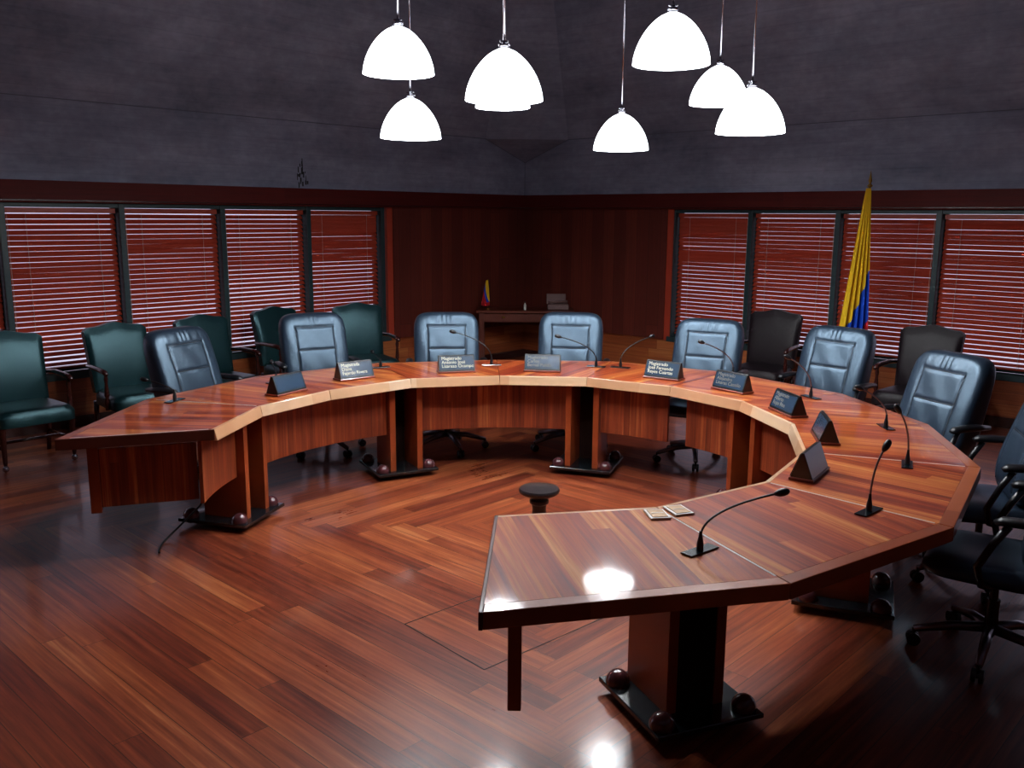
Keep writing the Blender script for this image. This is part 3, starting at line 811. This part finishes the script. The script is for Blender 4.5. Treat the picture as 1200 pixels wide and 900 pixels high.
# ------------------------------------------------------------------ stool, cables
root = empty('round_stool', (.161, 4.965, 0))
b = MB(); b.lathe([(.05, .335), (.10, .337), (.115, .347), (.118, .36), (.112, .371), (.06, .375), (.01, .375)], n=40); b.build('seat', M_STOOL, root, smooth='auto')
b = MB(); b.lathe([(.055, .336), (.055, .32), (.045, .31), (.056, .30), (.056, .285), (.044, .275), (.04, .25), (.05, .12), (.07, .04), (.07, .03)], n=28); b.build('stem', M_STOOL, root, smooth='auto')
b = MB(); b.lathe([(.11, 0), (.12, .01), (.115, .03), (.06, .035)], n=32); b.build('foot', M_STOOL, root, smooth='auto')
tag(root, 'small round black pedestal stool alone in the middle of the floor', 'stool')

def cable(name, pts, r, lab):
    b = MB()
    P = [Vector(p) for p in pts]; out = []
    for i in range(len(P)-1):
        p0 = P[max(i-1, 0)]; p1 = P[i]; p2 = P[i+1]; p3 = P[min(i+2, len(P)-1)]
        for j in range(8):
            t = j/8; out.append(.5*((2*p1)+(p2-p0)*t+(2*p0-5*p1+4*p2-p3)*t*t+(3*p1-p0-3*p2+p3)*t**3))
    out.append(P[-1]); b.tube(out, r, 6); o = b.build(name, M_CABLE, smooth=True); tag(o, lab, 'cable'); return o
cable('cable', [(.42, 3.22, .690), (.41, 3.2, .60), (.40, 3.19, .56), (.435, 3.19, .55), (.44, 3.2, .62), (.45, 3.21, .69), (.455, 3.22, .62), (.43, 3.2, .54), (.47, 3.2, .57), (.475, 3.21, .69)], .005,
      'black cable looped and hanging under the nearest table section')
cable('cable', [(-1.83, 5.22, .30), (-1.86, 5.2, .2), (-1.93, 5.16, .12), (-2.0, 5.1, .05), (-2.04, 5.02, .008), (-2.02, 4.9, .008), (-2.0, 4.85, .008)], .006,
      'black cable drooping to the floor under the left end of the table')

# ------------------------------------------------------------------ pendant lamps
lamps = [((-.63, 5.13, 2.66), 'pendant lamp with white dome, upper left of the left pair'),
         ((-.66, 5.96, 2.39), 'pendant lamp with white dome, lower one of the left pair'),
         ((-.05, 4.67, 2.47), 'large white dome pendant lamp left of centre, in front of another'),
         ((-.08, 6.64, 2.66), 'white dome pendant lamp mostly hidden behind the one left of centre'),
         ((.76, 6.58, 2.37), 'lowest small white dome pendant lamp, hanging alone right of centre'),
         ((.79, 4.75, 2.66), 'large white dome pendant lamp highest in the photo, right of centre'),
         ((1.37, 6.27, 2.65), 'white dome pendant lamp partly behind the rightmost one'),
         ((1.35, 5.32, 2.38), 'rightmost white dome pendant lamp, overlapping its neighbour')]
def make_lamp():
    root = empty('pendant_lamp')
    hs = .252
    prof = []
    for i in range(15):
        t = i/14*.985; prof.append((.194*(1-t**1.7)**.6, hs*t))
    inner = [(max(r-.006, .004), z-.004 if i else z) for i, (r, z) in enumerate(prof)][::-1]
    b = MB(); b.lathe(prof + inner, n=48, caps=False); sh = b.build('shade', M_SHADE, root, smooth=True)
    b = MB(); b.lathe([(.026, .254), (.030, .260), (.030, .265), (.012, .269), (.012, .276), (.024, .279), (.024, .283), (.006, .287)], n=24); b.build('cap', M_CHROME, root, smooth='auto')
    b = MB(); b.lathe([(.018, .15), (.03, .17), (.03, .21), (.02, .25)], n=16); b.build('bulb_holder', M_CHROME, root, smooth='auto')
    b = MB(); b.ball((0, 0, .12), .035, 14, 10); b.build('bulb', M_SHADE, root, smooth=True)
    b = MB(); b.tube([(0,0,.28), (0,0,2.93)], .0055, 8); b.build('rod', M_CHROME, root, smooth=True)
    L = bpy.data.lights.new('bulb light', 'POINT'); L.energy = 34; L.color = (.94, .97, 1.0); L.shadow_soft_size = .05
    lo = bpy.data.objects.new('bulb_light', L); COL.objects.link(lo); lo.parent = root; lo.location = (0, 0, .05)
    return root
LP = make_lamp()
for i, (p, lab) in enumerate(lamps):
    o = LP if i == 0 else copy_tree(LP)
    o.location = p; tag(o, lab, 'lamp', 'white dome pendant lamps over the table')
    for ch in o.children:
        if ch.name.startswith('rod'):
            ch.scale.z = (ZT - p[2] - .28)/2.65 ; ch.location.z = .28 - .28*ch.scale.z

# ------------------------------------------------------------------ desk in the corner with things
dc = Vector((.16, 11.12)); root = empty('side_desk', (dc.x, dc.y, 0), 0)
b = MB(); b.box((0, .22, .735), (1.22, .48, .03), ch=.004); b.build('desk_top', M_DESK, root, uv=lambda co: (co.x, co.y))
b = MB(); b.box((0, .24, .66), (1.10, .38, .12)); b.build('apron', M_DESK, root, uv=lambda co: (co.x, .1))
for sx in (-1, 1):
    for yy in (.03, .41):
        b = MB(); b.prism([(sx*.545-.03, yy-.025), (sx*.545+.03, yy-.025), (sx*.545+.03, yy+.025), (sx*.545-.03, yy+.025)], 0, .72); b.build('leg', M_DESK, root, uv=lambda co: (co.z, .2))
for sx in (-.27, .27):
    b = MB(); b.box((sx, .042, .66), (.50, .02, .10), ch=.002); d = b.build('drawer', M_DESK, root, uv=lambda co: (co.x, .3))
    b = MB(); b.ball((sx, .022, .665), .013, 12, 8, (1.6, 1, 1)); b.build('knob', M_BRASS, d, smooth=True)
tag(root, 'small wooden desk with drawers against the dark panelled corner', 'desk')

def flag_cloth(name, parent, top, length, w_top, w_bot, dx, folds, stripes, amp):
    """cloth hanging from a pole tip: u across, v down"""
    NU, NV = 84, 130
    def P(u, v, s):
        w = w_top + (w_bot-w_top)*v**.9
        x = dx*v + (u-.5)*w + .0
        y = amp*(.25+v)*math.sin(u*folds*2*PI+v*1.5) + s
        return (top[0]+x, top[1]+y, top[2]-length*v*(1+.04*math.sin(u*PI)))
    for nm, mat, fn in stripes:
        b = MB(); vs = []; fs = []
        idx = {}
        for j in range(NV):
            for i in range(NU):
                uc, vc = (i+.5)/NU, (j+.5)/NV
                if fn(uc, vc):
                    q = []
                    for (ii, jj) in ((i,j),(i+1,j),(i+1,j+1),(i,j+1)):
                        for s in (0, .003):
                            key = (ii, jj, s)
                            if key not in idx: idx[key] = len(vs); vs.append(P(ii/NU, jj/NV, s))
                    c = [(i,j),(i+1,j),(i+1,j+1),(i,j+1)]
                    fs.append(tuple(idx[(a, bb, 0)] for a, bb in c)); fs.append(tuple(idx[(a, bb, .003)] for a, bb in c[::-1]))
        b.add(vs, fs); b.build(nm, mat, parent, smooth=True)
# tall flag by the right wall
root = empty('flag', (3.26, 8.42, 0))
b = MB(); b.tube([(0,0,.04), (0,0,2.20)], .013, 10); b.build('pole', M_BRASS, root, smooth=True)
b = MB(); b.lathe([(.004, 2.185), (.022, 2.19), (.026, 2.20), (.010, 2.215), (.010, 2.225), (.018, 2.24), (.012, 2.27), (.002, 2.33)], n=14); b.build('finial', M_BRASS, root, smooth=True)
b = MB(); b.lathe([(.17, 0), (.17, .02), (.06, .05), (.02, .06)], n=28); b.build('stand', M_BRASS, root, smooth='auto')
yb = lambda u, v: u < .56 + .62*(max(0, .90-v))**1.0 if v < .98 else u < .52
def is_y(u, v): return u < 1.02 - max(0, v-.45)*2.5
def is_b(u, v): return (not is_y(u, v)) and u < 1.02 - max(0, v-.73)*2.4
def is_r(u, v): return not is_y(u, v) and not is_b(u, v)
flag_cloth('cloth', root, (-.02, -.03, 2.175), 1.62, .045, .30, -.055, 4.5,
           [('yellow_cloth', M_YEL, is_y), ('blue_cloth', M_BLU, is_b), ('red_cloth', M_RED, is_r)], .030)
tag(root, 'tall yellow, blue and red flag draped on a pole by right wall windows', 'flag')
# little flag on the desk
root = empty('desk_flag', (-.33, 11.30, .751))
b = MB(); b.tube([(.02,0,.008), (.02,0,.37)], .004, 6); b.build('pole', M_BRASS, root, smooth=True)
b = MB(); b.lathe([(.035, 0), (.035, .008), (.008, .014)], o=(.02,0,0), n=16); b.build('stand', M_BRASS, root, smooth='auto')
flag_cloth('cloth', root, (.01, -.012, .36), .31, .022, .11, -.02, 2.2,
           [('yellow_cloth', M_YEL, lambda u, v: u > 1.25*v-.15 and v < .62+.5*(u-.5)), ('blue_cloth', M_BLU, lambda u, v: not (u > 1.25*v-.15 and v < .62+.5*(u-.5)) and u > 1.35*v-.55 and v < .86),
            ('red_cloth', M_RED, lambda u, v: not (u > 1.25*v-.15 and v < .62+.5*(u-.5)) and not (u > 1.35*v-.55 and v < .86))], .012)
tag(root, 'tiny yellow, blue and red flag standing on the small desk', 'flag')
root = empty('bottle', (.155, 11.2, .751))
b = MB(); b.lathe([(.016, 0), (.018, .01), (.018, .06), (.008, .08), (.008, .09)], n=16); b.build('body', M_BOTT, root, smooth=True)
b = MB(); b.lathe([(.009, .09), (.009, .105), (.002, .106)], n=12); b.build('cap', M_BLK, root, smooth='auto')
tag(root, 'tiny pale bottle standing on the middle of the small desk', 'bottle')
root = empty('desk_telephone', (.57, 11.32, .751))
b = MB(); b.box((0, 0, .035), (.26, .18, .07), ch=.008); b.build('body', M_GREY, root)
b = MB(); b.box((-.02, .06, .125), (.24, .02, .13), ch=.004); b.build('display_panel', M_GREY, root)
b = MB(); b.tube([(-.12, -.03, .085), (-.04, -.03, .095), (.12, -.03, .10)], [.016, .012, .016], 8); b.build('handset', M_GREY, root, smooth=True)
root.name = 'desk_organizer'
tag(root, 'low grey brown boxy desk set with raised back panel, on right end of small desk', 'desk set')

# floor hatch outline: thin dark joints let into the planks
hb = MB()
def strip(p, q, w=.005):
    p, q = Vector(p), Vector(q); n = Vector((-(q-p).y, (q-p).x)).normalized()*w/2
    hb.prism([tuple(p-n), tuple(q-n), tuple(q+n), tuple(p+n)], -.001, .0012)
strip((-.50, 3.98), (.14, 4.58)); strip((-.50, 3.98), (-.11, 3.55)); strip((-.11, 3.55), (.60, 4.20))
struct(hb.build('trim_16', M_STAIN))

# ------------------------------------------------------------------ daylight and rendering look
w = bpy.data.worlds.new('World'); scene.world = w; w.use_nodes = True
bg = w.node_tree.nodes['Background']; bg.inputs[0].default_value = (.82, .76, 1.0, 1); bg.inputs[1].default_value = .95
scene.view_settings.view_transform = 'Standard'
scene.view_settings.look = 'None'
scene.view_settings.exposure = 0.0
scene.view_settings.gamma = 1
scene.view_settings.use_curve_mapping = False
